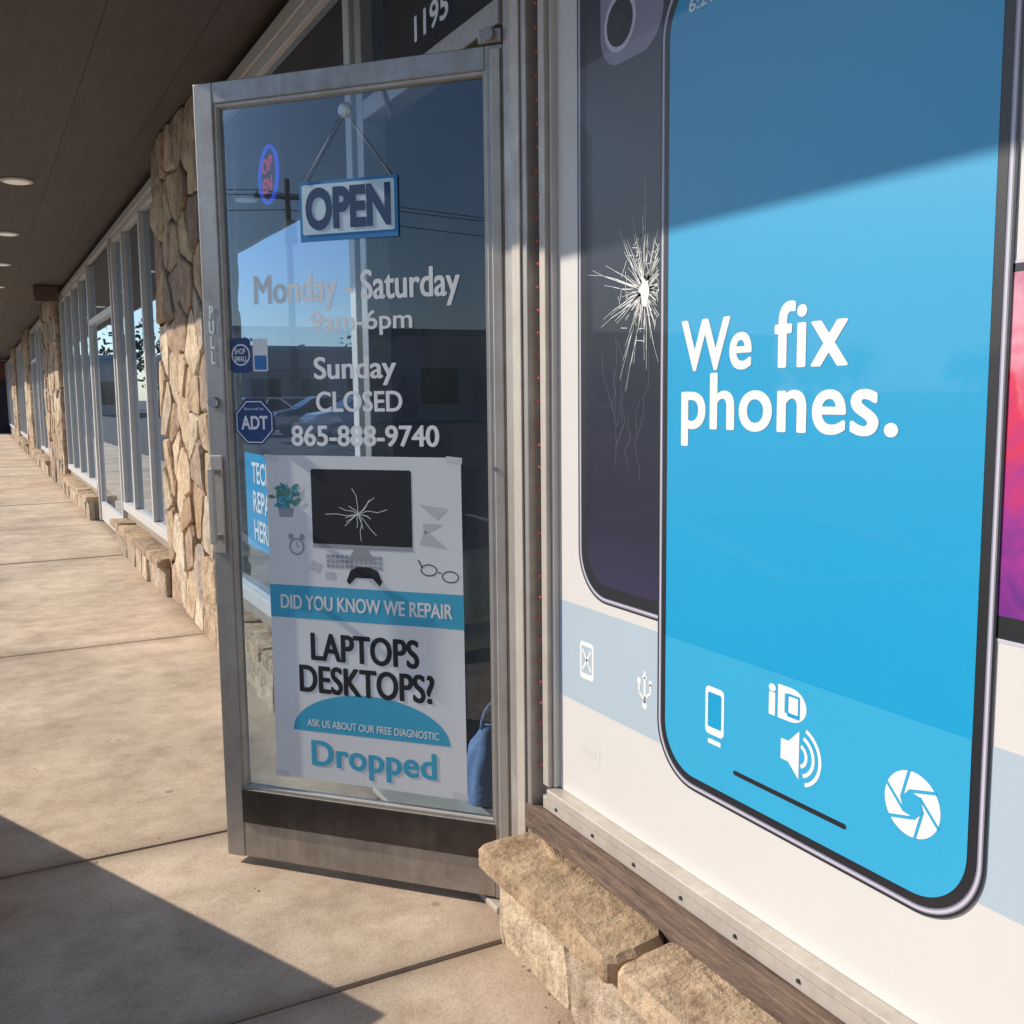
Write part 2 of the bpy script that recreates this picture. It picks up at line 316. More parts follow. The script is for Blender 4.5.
# ------------------------------------------------------------------ stone veneer
random.seed(7)
def clip(pl,m,d):
    out=[];n=len(pl)
    for i in range(n):
        p=pl[i];q=pl[(i+1)%n];a=(p-m).dot(d);b=(q-m).dot(d)
        if a<=0:out.append(p)
        if (a<0<b) or (b<0<a):out.append(p+(q-p)*(a/(a-b)))
    return out
PAL=[(.62,.49,.35),(.68,.57,.43),(.50,.38,.28),(.70,.61,.49),(.58,.43,.29),(.40,.32,.26),(.66,.53,.38),(.54,.47,.40)]
def veneer(name,O,A,B,Nn,a0,a1,b0,b1,cell,parent,th=(.02,.045),asp=1.0,gap=.007,jit=.42,res=.035,rough=.007,pal=None,tilt=.06,ins=.93):
    O=V(O);A=V(A);B=V(B);Nn=V(Nn)
    na=max(1,round((a1-a0)/cell/asp));nb=max(1,round((b1-b0)/cell))
    S=[]
    for i in range(na):
        for j in range(nb):
            S.append(V((a0+(i+.5+random.uniform(-jit,jit))*(a1-a0)/na,b0+(j+.5+random.uniform(-jit,jit))*(b1-b0)/nb)))
    vs=[];fs=[];cs=[]
    for s in S:
        pl=[V((a0,b0)),V((a1,b0)),V((a1,b1)),V((a0,b1))]
        for t in S:
            if t is s or (t-s).length>cell*4*max(1,asp):continue
            d=(t-s);pl=clip(pl,(s+t)/2-d.normalized()*gap,d)
            if len(pl)<3:break
        if len(pl)<3:continue
        o2=[];n=len(pl);c=sum(pl,V((0,0)))/n
        for i in range(n):
            p=pl[i];q=pl[(i+1)%n];L=(q-p).length;k=max(1,int(L/res))
            for t in range(k):
                w=p+(q-p)*(t/k)
                if t==0:w=w+(c-w)*.05
                nn=noise.noise(V((w.x*14,w.y*14,3)))*rough+noise.noise(V((w.x*45,w.y*45,5)))*rough*.5
                w=w+(c-w).normalized()*abs(nn)*1.6
                o2.append(w)
        if len(o2)<3:continue
        h=random.uniform(*th);tx,ty=random.uniform(-tilt,tilt),random.uniform(-tilt,tilt)
        col=random.choice(pal or PAL);f=random.uniform(.8,1.1);col=tuple(x*f for x in col)+(1,)
        n0=len(vs);m=len(o2)
        def P(w,z):return O+A*w.x+B*w.y+Nn*z
        for w in o2:vs.append(P(w,-.005))
        for w in o2:vs.append(P(w,h*.75))
        for w in o2:
            u=c+(w-c)*ins;vs.append(P(u,h+(u-c).x*tx+(u-c).y*ty+noise.noise(V((u.x*9,u.y*9,1)))*.006))
        for w in o2:
            u=c+(w-c)*.5;vs.append(P(u,h+.003+(u-c).x*tx+(u-c).y*ty+noise.noise(V((u.x*9,u.y*9,1)))*.009))
        for r in range(3):
            for i in range(m):
                fs.append((n0+r*m+i,n0+r*m+(i+1)%m,n0+(r+1)*m+(i+1)%m,n0+(r+1)*m+i));cs.append(col)
        fs.append(tuple(range(n0+3*m,n0+4*m)));cs.append(col)
    o=mesh_obj(name,vs,fs,STO,parent,cols=cs)
    bm=bmesh.new();bm.from_mesh(o.data);bmesh.ops.recalc_face_normals(bm,faces=bm.faces);bm.to_mesh(o.data);bm.free()
    return o
def column(y0,y1,cell=.2):
    c=empty('stone_column')
    box('core',1.10,1.45,y0+.03,y1-.03,-.02,2.88,MOR,c)
    veneer('front_stones',(1.10,0,0),(0,1,0),(0,0,1),(-1,0,0),y0,y1,0,2.875,cell,c)
    veneer('near_side_stones',(0,y0+.03,0),(1,0,0),(0,0,1),(0,-1,0),1.075,1.3,0,2.875,cell,c)
    veneer('far_side_stones',(0,y1-.03,0),(1,0,0),(0,0,1),(0,1,0),1.075,1.3,0,2.875,cell,c)
    return c
column(5.40,6.85,.27)
column(15.8,19.0,.35);column(24.5,27,.4);column(33,36,.5)
CAPP=[(.50,.38,.26),(.56,.43,.30),(.47,.36,.26),(.60,.47,.34)]
FACEP=[(.62,.53,.41),(.56,.47,.37),(.66,.56,.43),(.50,.42,.33)]
def ledge(y0,y1,det=1):
    c=empty('stone_ledge')
    box('core',1.075,1.17,y0+.03,y1-.03,-.02,.207,MOR,c)
    veneer('cap_stones',(0,0,.207),(0,1,0),(1,0,0),(0,0,1),y0,y1,.995,1.155,.17,c,(.042,.054),3.0,.003,.25,.022 if det else .08,.008,CAPP,.03,.95)
    veneer('face_stones',(1.074,0,0),(0,1,0),(0,0,1),(-1,0,0),y0+.01,y1-.012,-.01,.205,.17,c,(.020,.045),1.9,.004,.38,.022 if det else .08,.007,FACEP,.05,.94)
    veneer('end_face_stones',(0,y1-.035,0),(1,0,0),(0,0,1),(0,1,0),1.05,1.15,-.01,.205,.2,c,(.01,.02),1,.005,.2,.03,.006,FACEP)
    return c
random.seed(11)
ledge(-1.2,2.085,1);ledge(3.22,5.36,1);ledge(6.92,9.6,1);ledge(11.8,15.7,0);ledge(19.1,24.4,0);ledge(27.1,32.8,0)
# ------------------------------------------------------------------ building
bd=empty('shopping_center_building')
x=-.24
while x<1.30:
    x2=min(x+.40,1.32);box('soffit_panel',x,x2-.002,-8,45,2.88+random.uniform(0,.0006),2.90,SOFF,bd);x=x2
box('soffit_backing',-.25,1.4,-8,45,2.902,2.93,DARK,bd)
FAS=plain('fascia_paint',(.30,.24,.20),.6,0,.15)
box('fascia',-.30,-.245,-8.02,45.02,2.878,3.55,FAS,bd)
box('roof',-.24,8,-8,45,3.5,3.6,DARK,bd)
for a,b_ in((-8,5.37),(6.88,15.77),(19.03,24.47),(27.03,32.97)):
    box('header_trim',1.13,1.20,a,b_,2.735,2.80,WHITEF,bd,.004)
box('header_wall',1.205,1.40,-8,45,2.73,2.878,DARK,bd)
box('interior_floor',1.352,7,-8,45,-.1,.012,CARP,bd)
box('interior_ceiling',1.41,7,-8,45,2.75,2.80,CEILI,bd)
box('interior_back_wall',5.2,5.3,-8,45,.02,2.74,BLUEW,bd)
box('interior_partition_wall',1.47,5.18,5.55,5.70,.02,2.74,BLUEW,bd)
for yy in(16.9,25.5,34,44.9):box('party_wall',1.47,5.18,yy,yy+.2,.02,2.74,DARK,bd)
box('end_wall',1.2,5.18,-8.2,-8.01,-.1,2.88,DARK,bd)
BRK=plain('brick_red',(.22,.07,.05),.8,0,.3,20)
box('end_brick_wall',-1.0,1.2,45.05,45.3,-.1,2.87,BRK,bd)
box('end_door',.5,1.1,44.99,45.04,0,2.1,DARK,bd)
box('beam_end',.80,1.10,15.3,15.6,2.66,2.87,WOODB,bd,.005)
LENS=plain('lamp_lens',(.85,.80,.72),.4,emit=.2)
for yy in(8.13,10.7,13.1,15.7,18.4,21):
    rl=empty('recessed_ceiling_light')
    P0=V((.36,yy,2.879))
    cyl('trim_ring',P0,P0+V((0,0,-.012)),.115,.105,WHITEF,rl,32)
    cyl('lens',P0+V((0,0,-.0125)),P0+V((0,0,-.018)),.085,.08,LENS,rl,32)
def shopwin(y0,y1,muls,z0=.40,mat=WHITEF):
    w=empty('shop_window')
    box('sill',1.12,1.19,y0,y1,z0-.07,z0,mat,w,.004)
    box('bulkhead',1.155,1.22,y0+.004,y1-.004,.0,z0-.072,MOR,w)
    box('head',1.138,1.192,y0,y1,2.68,2.733,mat,w,.004)
    for m in muls:box('mullion',1.128,1.196,m-.028,m+.028,z0+.002,2.678,mat,w,.004)
    vs=[(1.165,y0,z0),(1.165,y1,z0),(1.165,y1,2.69),(1.165,y0,2.69)]
    mesh_obj('glass',vs,[(3,2,1,0)],GLW,w)
    return w
shopwin(6.88,9.6,[6.93,7.9,8.9,9.57])
def shopdoor(y0,y1):
    w=empty('shop_entrance')
    for y in(y0+.03,y1-.03):box('jamb',1.12,1.20,y-.028,y+.028,.01,2.73,WHITEF,w,.004)
    box('head',1.125,1.195,y0+.06,y1-.06,2.1,2.16,WHITEF,w)
    box('rail',1.14,1.18,y0+.06,y1-.06,.02,.22,WHITEF,w)
    box('stile',1.142,1.178,y0+.062,y0+.12,.222,2.098,WHITEF,w);box('stile',1.142,1.178,y1-.12,y1-.062,.222,2.098,WHITEF,w)
    mesh_obj('glass',[(1.16,y0+.06,.2),(1.16,y1-.06,.2),(1.16,y1-.06,2.70),(1.16,y0+.06,2.70)],[(3,2,1,0)],GLW,w)
shopdoor(9.66,11.74)
shopwin(11.8,15.75,[11.84,12.8,13.8,14.8,15.72])
shopwin(19.05,22.3,[19.1,20.2,21.3,22.27]);shopdoor(22.36,24.4)
shopwin(27.05,32.95,[27.1,28.5,30,31.5,32.9])
shopwin(36.05,44.9,[36.1,38,40,42,44.9])
# interior displays of neighbouring shops
SHF=plain('display_shelf',(.35,.30,.25),.6);BXC=[plain('carton_%d'%i,c,.6) for i,c in enumerate([(.3,.1,.07),(.5,.48,.42),(.1,.16,.25),(.35,.25,.12)])]
random.seed(9)
for k,y0 in enumerate((7.3,8.4,12.2,13.6,19.6,28.0,30.2)):
    ds=empty('display_shelf')
    for z in(.45,.9,1.35):box('shelf',2.2,2.7,y0,y0+.9,z,z+.03,SHF,ds)
    for yy in(y0-.02,y0+.9):box('side',2.2,2.7,yy,yy+.018,.013,1.6,SHF,ds)
    for z in(.481,.931,1.381):
        y=y0+.04
        while y<y0+.75:
            w_=random.uniform(.08,.16);box('carton',2.28,2.5,y,y+w_,z,z+random.uniform(.12,.3),random.choice(BXC),ds);y+=w_+.02
# ------------------------------------------------------------------ sidelight window next to entrance
w=shopwin(3.20,5.36,[3.23,5.33])
WP=Pl((1.163,0,0),(0,1,0),(-1,0,0))
sp=empty('window_sign')
poly('sheet',WP,[(5.0,.60),(4.34,.60),(4.34,1.06),(5.0,1.06)],.002,PCY,sp)
text('line',WP,'TECH\nREPAIR\nHERE',4.86,4.42,.64,1.02,.004,PTX,sp,.02)
ns=empty('neon_open_sign')
RED=plain('neon_red',(.9,.03,.05),.5,emit=2.2);BLU=plain('neon_blue',(.03,.12,.9),.5,emit=2.0)
NP=Pl((1.215,0,0),(0,1,0),(-1,0,0))
def tube(name,pts,r,mat,closed=False):
    n=len(pts)
    for i in range(n if closed else n-1):
        a=pts[i];b=pts[(i+1)%n];cyl(name,NP.p(a[0],a[1]),NP.p(b[0],b[1]),r,r,mat,ns,6)
NY,NZ=4.56,2.31
tube('blue_tube',[(NY+.15*math.cos(t/20*math.tau),NZ+.12*math.sin(t/20*math.tau)) for t in range(20)],.008,BLU,True)
poly('backing',NP,[(NY+.165*math.cos(t/20*math.tau),NZ+.135*math.sin(t/20*math.tau)) for t in range(20)],-.02,DARK,ns)
text('letters',NP,'OP\nEN',NY+.09,NY-.09,NZ-.075,NZ+.075,.004,RED,ns,0,dup=.006)
# ------------------------------------------------------------------ entrance frame
ef=empty('entrance_frame')
box('hinge_jamb',1.142,1.215,2.062,2.172,0,2.734,ALU,ef,.004)
box('hinge_jamb_trim',1.136,1.1415,2.085,2.125,.002,2.73,ALUB,ef,.002)
box('latch_jamb',1.13,1.21,3.10,3.155,.0,2.734,ALU,ef,.004)
box('header',1.132,1.208,2.175,3.098,2.19,2.25,ALU,ef,.004)
box('transom_head',1.134,1.206,2.175,3.098,2.69,2.732,ALU,ef)
box('threshold',1.10,1.35,2.175,3.098,-.002,.016,ALUB,ef,.004)
mesh_obj('transom_glass',[(1.17,2.17,2.2),(1.17,3.1,2.2),(1.17,3.1,2.71),(1.17,2.17,2.71)],[(3,2,1,0)],GLW,ef)
text('house_number',WP,'1195',2.73,2.50,2.315,2.385,.006,VIN,ef,.0,dup=.003)
ls=empty('led_light_string')
RL=plain('led_red',(.6,.05,.04),.4,emit=.15)
cyl('wire',(1.168,2.048,.40),(1.168,2.048,2.7),.002,.002,DARK,ls,6)
vs=[];fs=[]
for i in range(44):
    z=.43+i*.052;c=V((1.163,2.048+random.uniform(-.003,.003),z));n=len(vs);r=.004
    vs+=[c+V((r,0,0)),c-V((r,0,0)),c+V((0,r,0)),c-V((0,r,0)),c+V((0,0,r*1.4)),c-V((0,0,r*1.4))]
    for a in((4,0,2),(4,2,1),(4,1,3),(4,3,0),(5,2,0),(5,1,2),(5,3,1),(5,0,3)):fs.append(tuple(n+q for q in a))
mesh_obj('bulbs',vs,fs,RL,ls,True)
# ------------------------------------------------------------------ big window
bw=empty('storefront_window')
box('jamb_back',1.174,1.21,2.034,2.062,.0,2.733,ALU,bw)
box('jamb_bead',1.158,1.20,2.006,2.034,.386,2.733,ALUB,bw,.003)
box('jamb_bead_inner',1.170,1.20,1.995,2.005,.388,2.733,WHITEF,bw,.002)
box('sill_top',1.150,1.20,-1.2,2.003,.362,.386,ALUB,bw,.003)
box('sill_face',1.158,1.20,-1.2,2.034,.328,.360,ALUB,bw,.002)
box('sill_board',1.138,1.166,.62,2.10,.262,.326,WOODB,bw,.003)
box('sill_board',1.139,1.166,-1.2,.614,.262,.326,WOODB,bw,.003)
box('sill_board_lower',1.149,1.18,-1.2,2.085,.2,.261,WOODB,bw,.002)
for i in range(18):
    y=1.97-i*.16;cyl('screw',(1.1585,y,.345),(1.155,y,.345),.004,.004,DARK,bw,8)
wa=empty('window_advertisement')
P=Pl((1.185,0,0),(0,1,0),(-1,0,0))
S=.0003
pbox('backing_pane',P,-1.2,2.0,.38,2.735,-.012,-.001,PW,bw)
poly('white_field',P,[(-1.2,.387),(1.994,.387),(1.994,2.732),(-1.2,2.732)],0,PW,wa)
poly('pale_band',P,[(-1.2,.62),(1.993,.62),(1.993,.85),(-1.2,.85)],S,PB,wa)
poly('rear_phone_rim',P,rrect(1.15,1.905,.875,2.405,.11),2*S,PFR,wa)
ring('rear_phone_rim_line',P,rrect(1.147,1.908,.872,2.408,.113),rrect(1.151,1.904,.876,2.404,.109),2.4*S,PBLK,wa)
ring('rear_phone_rim_highlight',P,rrect(1.154,1.901,.879,2.401,.106),rrect(1.158,1.897,.883,2.397,.102),2.6*S,PFRL,wa)
poly('rear_phone_bezel',P,rrect(1.16,1.895,.885,2.395,.10),3*S,PBLK,wa)
poly('rear_phone_screen',P,rrect(1.185,1.87,.912,2.37,.08),4*S,PDS,wa)
poly('camera_module',P,rrect(1.60,1.815,1.985,2.33,.07),5*S,PFR,wa)
for a,z in((1.745,2.065),(1.745,2.235),(1.655,2.15)):
    poly('camera_rim',P,disc(a,z,.056),6*S,PFRL,wa);poly('camera_lens',P,disc(a,z,.046),7*S,PBLK,wa)
    poly('camera_glint',P,disc(a,z,.020),8*S,PDS,wa)
random.seed(3)
cr=[]
for i in range(120):
    g=random.uniform(0,math.tau);L=random.choice([.05,.08,.11,.14,.19])*random.uniform(.7,1.15);c=(1.657,1.532)
    pts=[c]
    for s in range(4):
        g0=g+random.uniform(-.10,.10);q=pts[-1];pts.append((q[0]+math.cos(g0)*L/4,q[1]+math.sin(g0)*L/4))
    w0=.0026
    for s in range(4):
        if pts[s+1][0]<1.606:break
        cr.append(seg(pts[s],pts[s+1],w0*(1-s*.24)))
for rr in(.03,.05,.075,.10):
    for i in range(16):
        g=random.uniform(0,6.28);g2=g+random.uniform(.15,.4);r2=rr*random.uniform(.8,1.2)
        cr.append(seg((1.657+rr*math.cos(g)*.85,1.532+rr*math.sin(g)),(1.657+r2*math.cos(g2)*.85,1.532+r2*math.sin(g2)),.0012))
cr=[q for q in cr if min(p[0] for p in q)>1.604]
polys('crack_lines',P,cr,6*S,PTX,wa)
cc=[(1.655+random.uniform(.010,.026)*math.cos(i/14*math.tau),1.532+random.uniform(.014,.036)*math.sin(i/14*math.tau)) for i in range(14)]
poly('crack_core',P,cc,7*S,PTX,wa)
cr=[]
for i in range(9):
    a=random.uniform(1.66,1.84);z=random.uniform(1.15,1.3)
    for s in range(5):
        a2=a+random.uniform(-.02,.02);z2=z+random.uniform(.015,.045);cr.append(seg((a,z),(a2,z2),.0005));a,z=a2,z2
polys('fine_cracks',P,cr,6.2*S,PFR,wa)
poly('tablet_body',P,rrect(.25,.93,.998,1.49,.02),2*S,PBLK,wa)
ring('tablet_rim',P,rrect(.247,.933,.994,1.493,.022),rrect(.251,.929,.999,1.489,.02),2.5*S,PFRL,wa)
poly('tablet_picture',P,rrect(.27,.91,1.03,1.478,.005),3*S,PRD,wa)
PH=(.853,1.602,.562,2.095)
def inset(r,d):return rrect(r[0]+d,r[1]-d,r[2]+d,r[3]-d,.115-d*.9,16)
poly('front_phone_rim',P,inset(PH,0),9*S,PFR,wa)
ring('front_phone_rim_line',P,inset(PH,-.002),inset(PH,.002),9.5*S,PBLK,wa)
ring('front_phone_rim_highlight',P,inset(PH,.004),inset(PH,.008),10*S,PFRL,wa)
poly('front_phone_bezel',P,inset(PH,.011),11*S,PBLK,wa)
scr=inset(PH,.026)
poly('front_phone_screen',P,scr,12*S,PCY,wa)
low=[(a,z) for a,z in scr if z<.8]
poly('screen_lower_band',P,[(low[0][0],.85)]+low+[(low[-1][0],.85)],13*S,PCY2,wa)
poly('notch',P,rrect(1.09,1.36,2.02,2.075,.025),13*S,PBLK,wa)
text('clock_text',P,'6:21',1.52,1.455,2.008,2.032,14*S,PTX,wa,.01)
text('headline_1',P,'We',1.533,1.338,1.368,1.462,14*S,PTX,wa,0,dup=.0036)
text('headline_1b',P,'fix',1.283,1.121,1.368,1.476,14*S,PTX,wa,0,sp=1.12,dup=.0036)
text('headline_2',P,'phones.',1.532,1.022,1.229,1.364,14*S,PTX,wa,0,sp=1.04,dup=.0036)
K=14*S
poly('home_bar',P,rrect(1.098,1.369,.633,.642,.0044),K,PBLK,wa)
ring('icon_phone_outline',P,rrect(1.397,1.450,.690,.782,.01),rrect(1.404,1.443,.704,.771,.004),K,PTX,wa)
poly('icon_phone_glass',P,rrect(1.405,1.442,.705,.770,.003),K,PCY,wa)
poly('icon_phone_base',P,rrect(1.405,1.442,.672,.681,.003),K,PTX,wa)
text('icon_id_text',P,'iD',1.28,1.19,.774,.833,K,PTX,wa,.035)
poly('icon_id_phone',P,rrect(1.205,1.235,.782,.822,.003),K+S,PCY,wa)
poly('icon_id_phone_face',P,rrect(1.209,1.231,.789,.818,.002),K+2*S,PTX,wa)
sz=.722
poly('icon_speaker',P,[(1.248,sz-.018),(1.248,sz+.018),(1.230,sz+.018),(1.205,sz+.042),(1.205,sz-.042),(1.230,sz-.018)],K,PTX,wa)
for r in(.022,.038,.053):
    ring('icon_speaker_wave',P,disc(1.207,sz,r,14,110,250),disc(1.207,sz,r-.0065,14,110,250),K,PTX,wa,False)
poly('icon_aperture',P,disc(.974,.722,.050,40),K,PTX,wa)
ap=[]
for i in range(6):
    g=i*math.tau/6+.2
    a=(.974+.020*math.cos(g),.722+.020*math.sin(g));g2=g+1.25
    b=(.974+.052*math.cos(g2),.722+.052*math.sin(g2));ap.append(seg(a,b,.005))
polys('icon_aperture_blades',P,ap,K+S,PCY2,wa)
poly('icon_aperture_centre',P,[(.974+.021*math.cos(i*math.tau/6+.2),.722+.021*math.sin(i*math.tau/6+.2)) for i in range(6)],K+2*S,PCY2,wa)
ring('icon_cracked_phone',P,rrect(1.846,1.903,.684,.77,.01),rrect(1.853,1.896,.697,.76,.004),2*S,PTX,wa)
polys('icon_cracked_phone_x',P,[seg((1.858,.705),(1.892,.752),.006),seg((1.858,.752),(1.892,.705),.006)],2*S,PTX,wa)
polys('icon_usb',P,[seg((1.651,.69),(1.651,.745),.007),seg((1.651,.700),(1.631,.716),.006),seg((1.631,.716),(1.631,.735),.006),seg((1.651,.695),(1.671,.710),.006),seg((1.671,.710),(1.671,.728),.006),[(1.642,.742),(1.660,.742),(1.651,.762)],disc(1.651,.686,.009,14),disc(1.631,.737,.006,12),rrect(1.665,1.677,.728,.74,.001)],2.2*S,PTX,wa)
GH=plain('ghost_print',(.665,.635,.605),.5,0,.02,coat=.15)
oc=[(1.863+.045*math.cos(math.radians(22.5+45*i)),.515+.045*math.sin(math.radians(22.5+45*i))) for i in range(8)]
poly('ghost_badge',P,oc,1*S,GH,wa);text('ghost_badge_text',P,'ADT',1.893,1.833,.505,.528,2*S,PW,wa,.02)
# ------------------------------------------------------------------ glass door (open)
H=V((1.1642,2.1965,0));D=V((-.6774,.7356,0)).normalized();No=V((-D.y,D.x,0))
DP=Pl(H,D,No)
dr=empty('glass_door')
W=.870;zt=2.15;t=.022
pbox('hinge_stile',DP,.0,.045,.02,zt,-t,t,ALU,dr,.003)
pbox('latch_stile',DP,.812,W,.02,zt,-t,t,ALU,dr,.003)
pbox('top_rail',DP,.0455,.8115,2.095,zt,-t,t-.001,ALU,dr,.003)
pbox('bottom_rail',DP,.0455,.8115,.022,.222,-t,t-.001,KICK,dr,.003)
pbox('kick_strip',DP,.0458,.8112,.125,.222,t+.0005,t+.004,DKR,dr,.001)
pbox('hinge_cover',DP,.004,.030,.03,zt-.01,t+.0005,t+.008,ALUB,dr,.003)
for a0,a1,z0,z1 in((.0455,.053,.222,2.095),(.8045,.8115,.222,2.095)):pbox('glazing_bead',DP,a0,a1,z0,z1,-.012,.016,ALUB,dr)
pbox('glazing_bead',DP,.0535,.804,.2225,.230,-.012,.016,ALUB,dr);pbox('glazing_bead',DP,.0535,.804,2.087,2.0945,-.012,.016,ALUB,dr)
poly('glass',DP,[(.808,.225),(.05,.225),(.05,2.09),(.808,2.09)],0,GLD,dr)
gm=dr.children[-1].data
if gm.polygons[0].normal.dot(No)<0:gm.flip_normals()
g0=.003
SIGB=plain('open_sign_blue',(.03,.24,.55),.5);SIGW=plain('open_sign_panel',(.62,.80,.92),.5);SIGN=plain('open_sign_letters',(.02,.06,.16),.5)
osn=empty('open_sign')
pbox('board',DP,.289,.569,1.728,1.878,g0,g0+.003,SIGB,osn)
poly('panel',DP,rrect(.297,.561,1.745,1.870,.006),g0+.004,SIGW,osn)
text('letters',DP,'OPEN',.551,.307,1.755,1.862,g0+.005,SIGN,osn,.045)
for a in(.305,.553):cyl('cord',DP.p(a,1.876,g0+.005),DP.p(.432,2.045,g0+.005),.0012,.0012,CHR,osn,6)
cyl('suction_cup',DP.p(.432,2.047,.001),DP.p(.432,2.047,.014),.02,.008,SIGW,osn,20)
hr=empty('opening_hours_lettering')
text('line_1',DP,'Monday - Saturday',.719,.125,1.551,1.650,g0,VIN,hr,0,dup=.0022)
text('line_2',DP,'9am-6pm',.549,.257,1.484,1.548,g0,VIN,hr,0,dup=.0014)
text('line_3',DP,'Sunday',.545,.305,1.356,1.432,g0,VIN,hr,0,dup=.0022)
text('line_4',DP,'CLOSED',.542,.290,1.288,1.342,g0,VIN,hr,0,dup=.0018)
text('line_5',DP,'865-888-9740',.621,.189,1.198,1.253,g0,VIN,hr,0,dup=.0022)
st=empty('door_sticker')
NAVY=plain('sticker_navy',(.02,.06,.20),.4)
poly('round_sticker_base',DP,rrect(.737,.800,1.395,1.488,.012),g0,NAVY,st)
ring('round_sticker_ring',DP,disc(.768,1.443,.029),disc(.768,1.443,.025),g0+.0005,VIN,st);text('round_sticker_text',DP,'SHOP\nSMALL',.788,.748,1.425,1.46,g0+.0005,VIN,st,.02)
poly('card_sticker',DP,rrect(.684,.730,1.398,1.484,.005),g0,VIN,st);poly('card_sticker_blue',DP,rrect(.688,.726,1.402,1.44,.003),g0+.0005,plain('sticker_blue',(.05,.2,.5),.4),st)
st2=empty('security_sticker')
oc=lambda r:[(.734+r*math.cos(math.radians(22.5+45*i)),1.262+r*math.sin(math.radians(22.5+45*i))) for i in range(8)]
poly('octagon',DP,oc(.066),g0,NAVY,st2);ring('octagon_line',DP,oc(.061),oc(.058),g0+.0005,VIN,st2)
text('letters',DP,'ADT',.776,.692,1.242,1.279,g0+.0005,VIN,st2,.03);text('small_text',DP,'Secured by',.765,.703,1.292,1.302,g0+.0005,VIN,st2)
text('pull_lettering',DP,'P\nU\nL\nL',.852,.834,1.42,1.575,t+.0015,VIN,dr,0,True,dup=.0016)
cyl('lock_cylinder',DP.p(.845,1.317,t),DP.p(.845,1.317,t+.012),.016,.015,CHR,dr,24)
pbox('pull_plate',DP,.826,.866,.90,1.172,t+.001,t+.006,ALUB,dr,.003)
pbox('pull_grip',DP,.832,.852,.93,1.14,t+.03,t+.042,ALUB,dr,.004)
for z in(.94,1.12):pbox('grip_post',DP,.836,.848,z,z+.014,t+.006,t+.031,ALU,dr)
cyl('rivet',DP.p(.030,1.147,t+.008),DP.p(.030,1.147,t+.012),.006,.005,CHR,dr,12)
pbox('pivot_block',DP,.0,.06,2.152,2.185,-.03,.03,ALU,dr,.004)
cyl('pivot_cap',DP.p(.03,2.17,.02),DP.p(.03,2.17,.045),.016,.014,ALU,dr,20)
cyl('closer_arm',(1.17,2.95,2.175),DP.p(.35,2.12,-.03),.009,.009,ALU,dr,10)
# ------------------------------------------------------------------ repair poster
rp=empty('repair_poster')
G=.0040;S=.0004
poly('sheet',DP,[(.128,.268),(.706,.272),(.703,1.173),(.131,1.171)],G,DW,rp)
TAPE=plain('clear_tape',(.66,.68,.68),.3,coat=.5)
for a,z in((.150,1.160),(.685,1.160),(.148,.272),(.688,.274)):
    poly('tape',DP,[(a-.022,z-.006),(a+.022,z-.002),(a+.021,z+.015),(a-.023,z+.011)],G+S,TAPE,rp)
poly('banner',DP,[(.1285,.727),(.7045,.727),(.7045,.818),(.1295,.818)],G+S,DC,rp)
text('banner_text',DP,'DID YOU KNOW WE REPAIR',.672,.160,.752,.792,G+2*S,PTX,rp,0,dup=.0013)
text('title_1',DP,'LAPTOPS',.583,.258,.612,.690,G+2*S,DBK,rp,.0,dup=.0030)
text('title_2',DP,'DESKTOPS?',.622,.216,.520,.598,G+2*S,DBK,rp,.0,dup=.0030)
arc=[(.41+.236*math.cos(math.radians(a)),.410+.115*math.sin(math.radians(a))) for a in range(0,181,6)]
poly('arc',DP,arc,G+S,DC,rp)
text('arc_text',DP,'ASK US ABOUT OUR FREE DIAGNOSTIC',.602,.205,.424,.445,G+2*S,PTX,rp,.01)
text('brand_text',DP,'Dropped',.592,.214,.290,.385,G+2*S,DC,rp,0,sp=1.05,dup=.0030)
poly('monitor',DP,rrect(.270,.565,.935,1.137,.006),G+S,DBK,rp)
poly('monitor_lower_edge',DP,[(.270,.925),(.565,.925),(.565,.936),(.270,.936)],G+1.5*S,DGY,rp)
random.seed(5);cr=[]
for i in range(16):
    g=random.uniform(0,math.tau);L=random.uniform(.04,.11);p=(.425,1.02)
    for s in range(3):
        g2=g+random.uniform(-.3,.3);q=(p[0]+math.cos(g2)*L/3,p[1]+math.sin(g2)*L/3*.75);cr.append(seg(p,q,.0016));p=q
polys('monitor_crack',DP,cr,G+2*S,PTX,rp)
polys('monitor_stand',DP,[[(.40,.925),(.44,.925),(.46,.895),(.38,.895)]],G+S,DGY,rp)
ky=[]
for r in range(3):
    for c in range(12):ky.append([(.36+c*.014,.872+r*.013),(.36+c*.014+.011,.872+r*.013),(.36+c*.014+.011,.882+r*.013),(.36+c*.014,.882+r*.013)])
polys('keyboard_keys',DP,ky,G+1.5*S,DGY,rp)
pad=[(.36,.84),(.372,.868),(.395,.878),(.43,.878),(.453,.868),(.466,.838),(.458,.828),(.438,.848),(.388,.848),(.368,.828)]
poly('game_controller',DP,pad,G+2*S,DBK,rp)
ring('alarm_clock',DP,disc(.615,.925,.024),disc(.615,.925,.018),G+S,DGY,rp);polys('alarm_clock_bells',DP,[disc(.632,.952,.009,10),disc(.598,.952,.009,10),seg((.615,.925),(.615,.938),.003),seg((.615,.925),(.606,.925),.003)],G+S,DGY,rp)
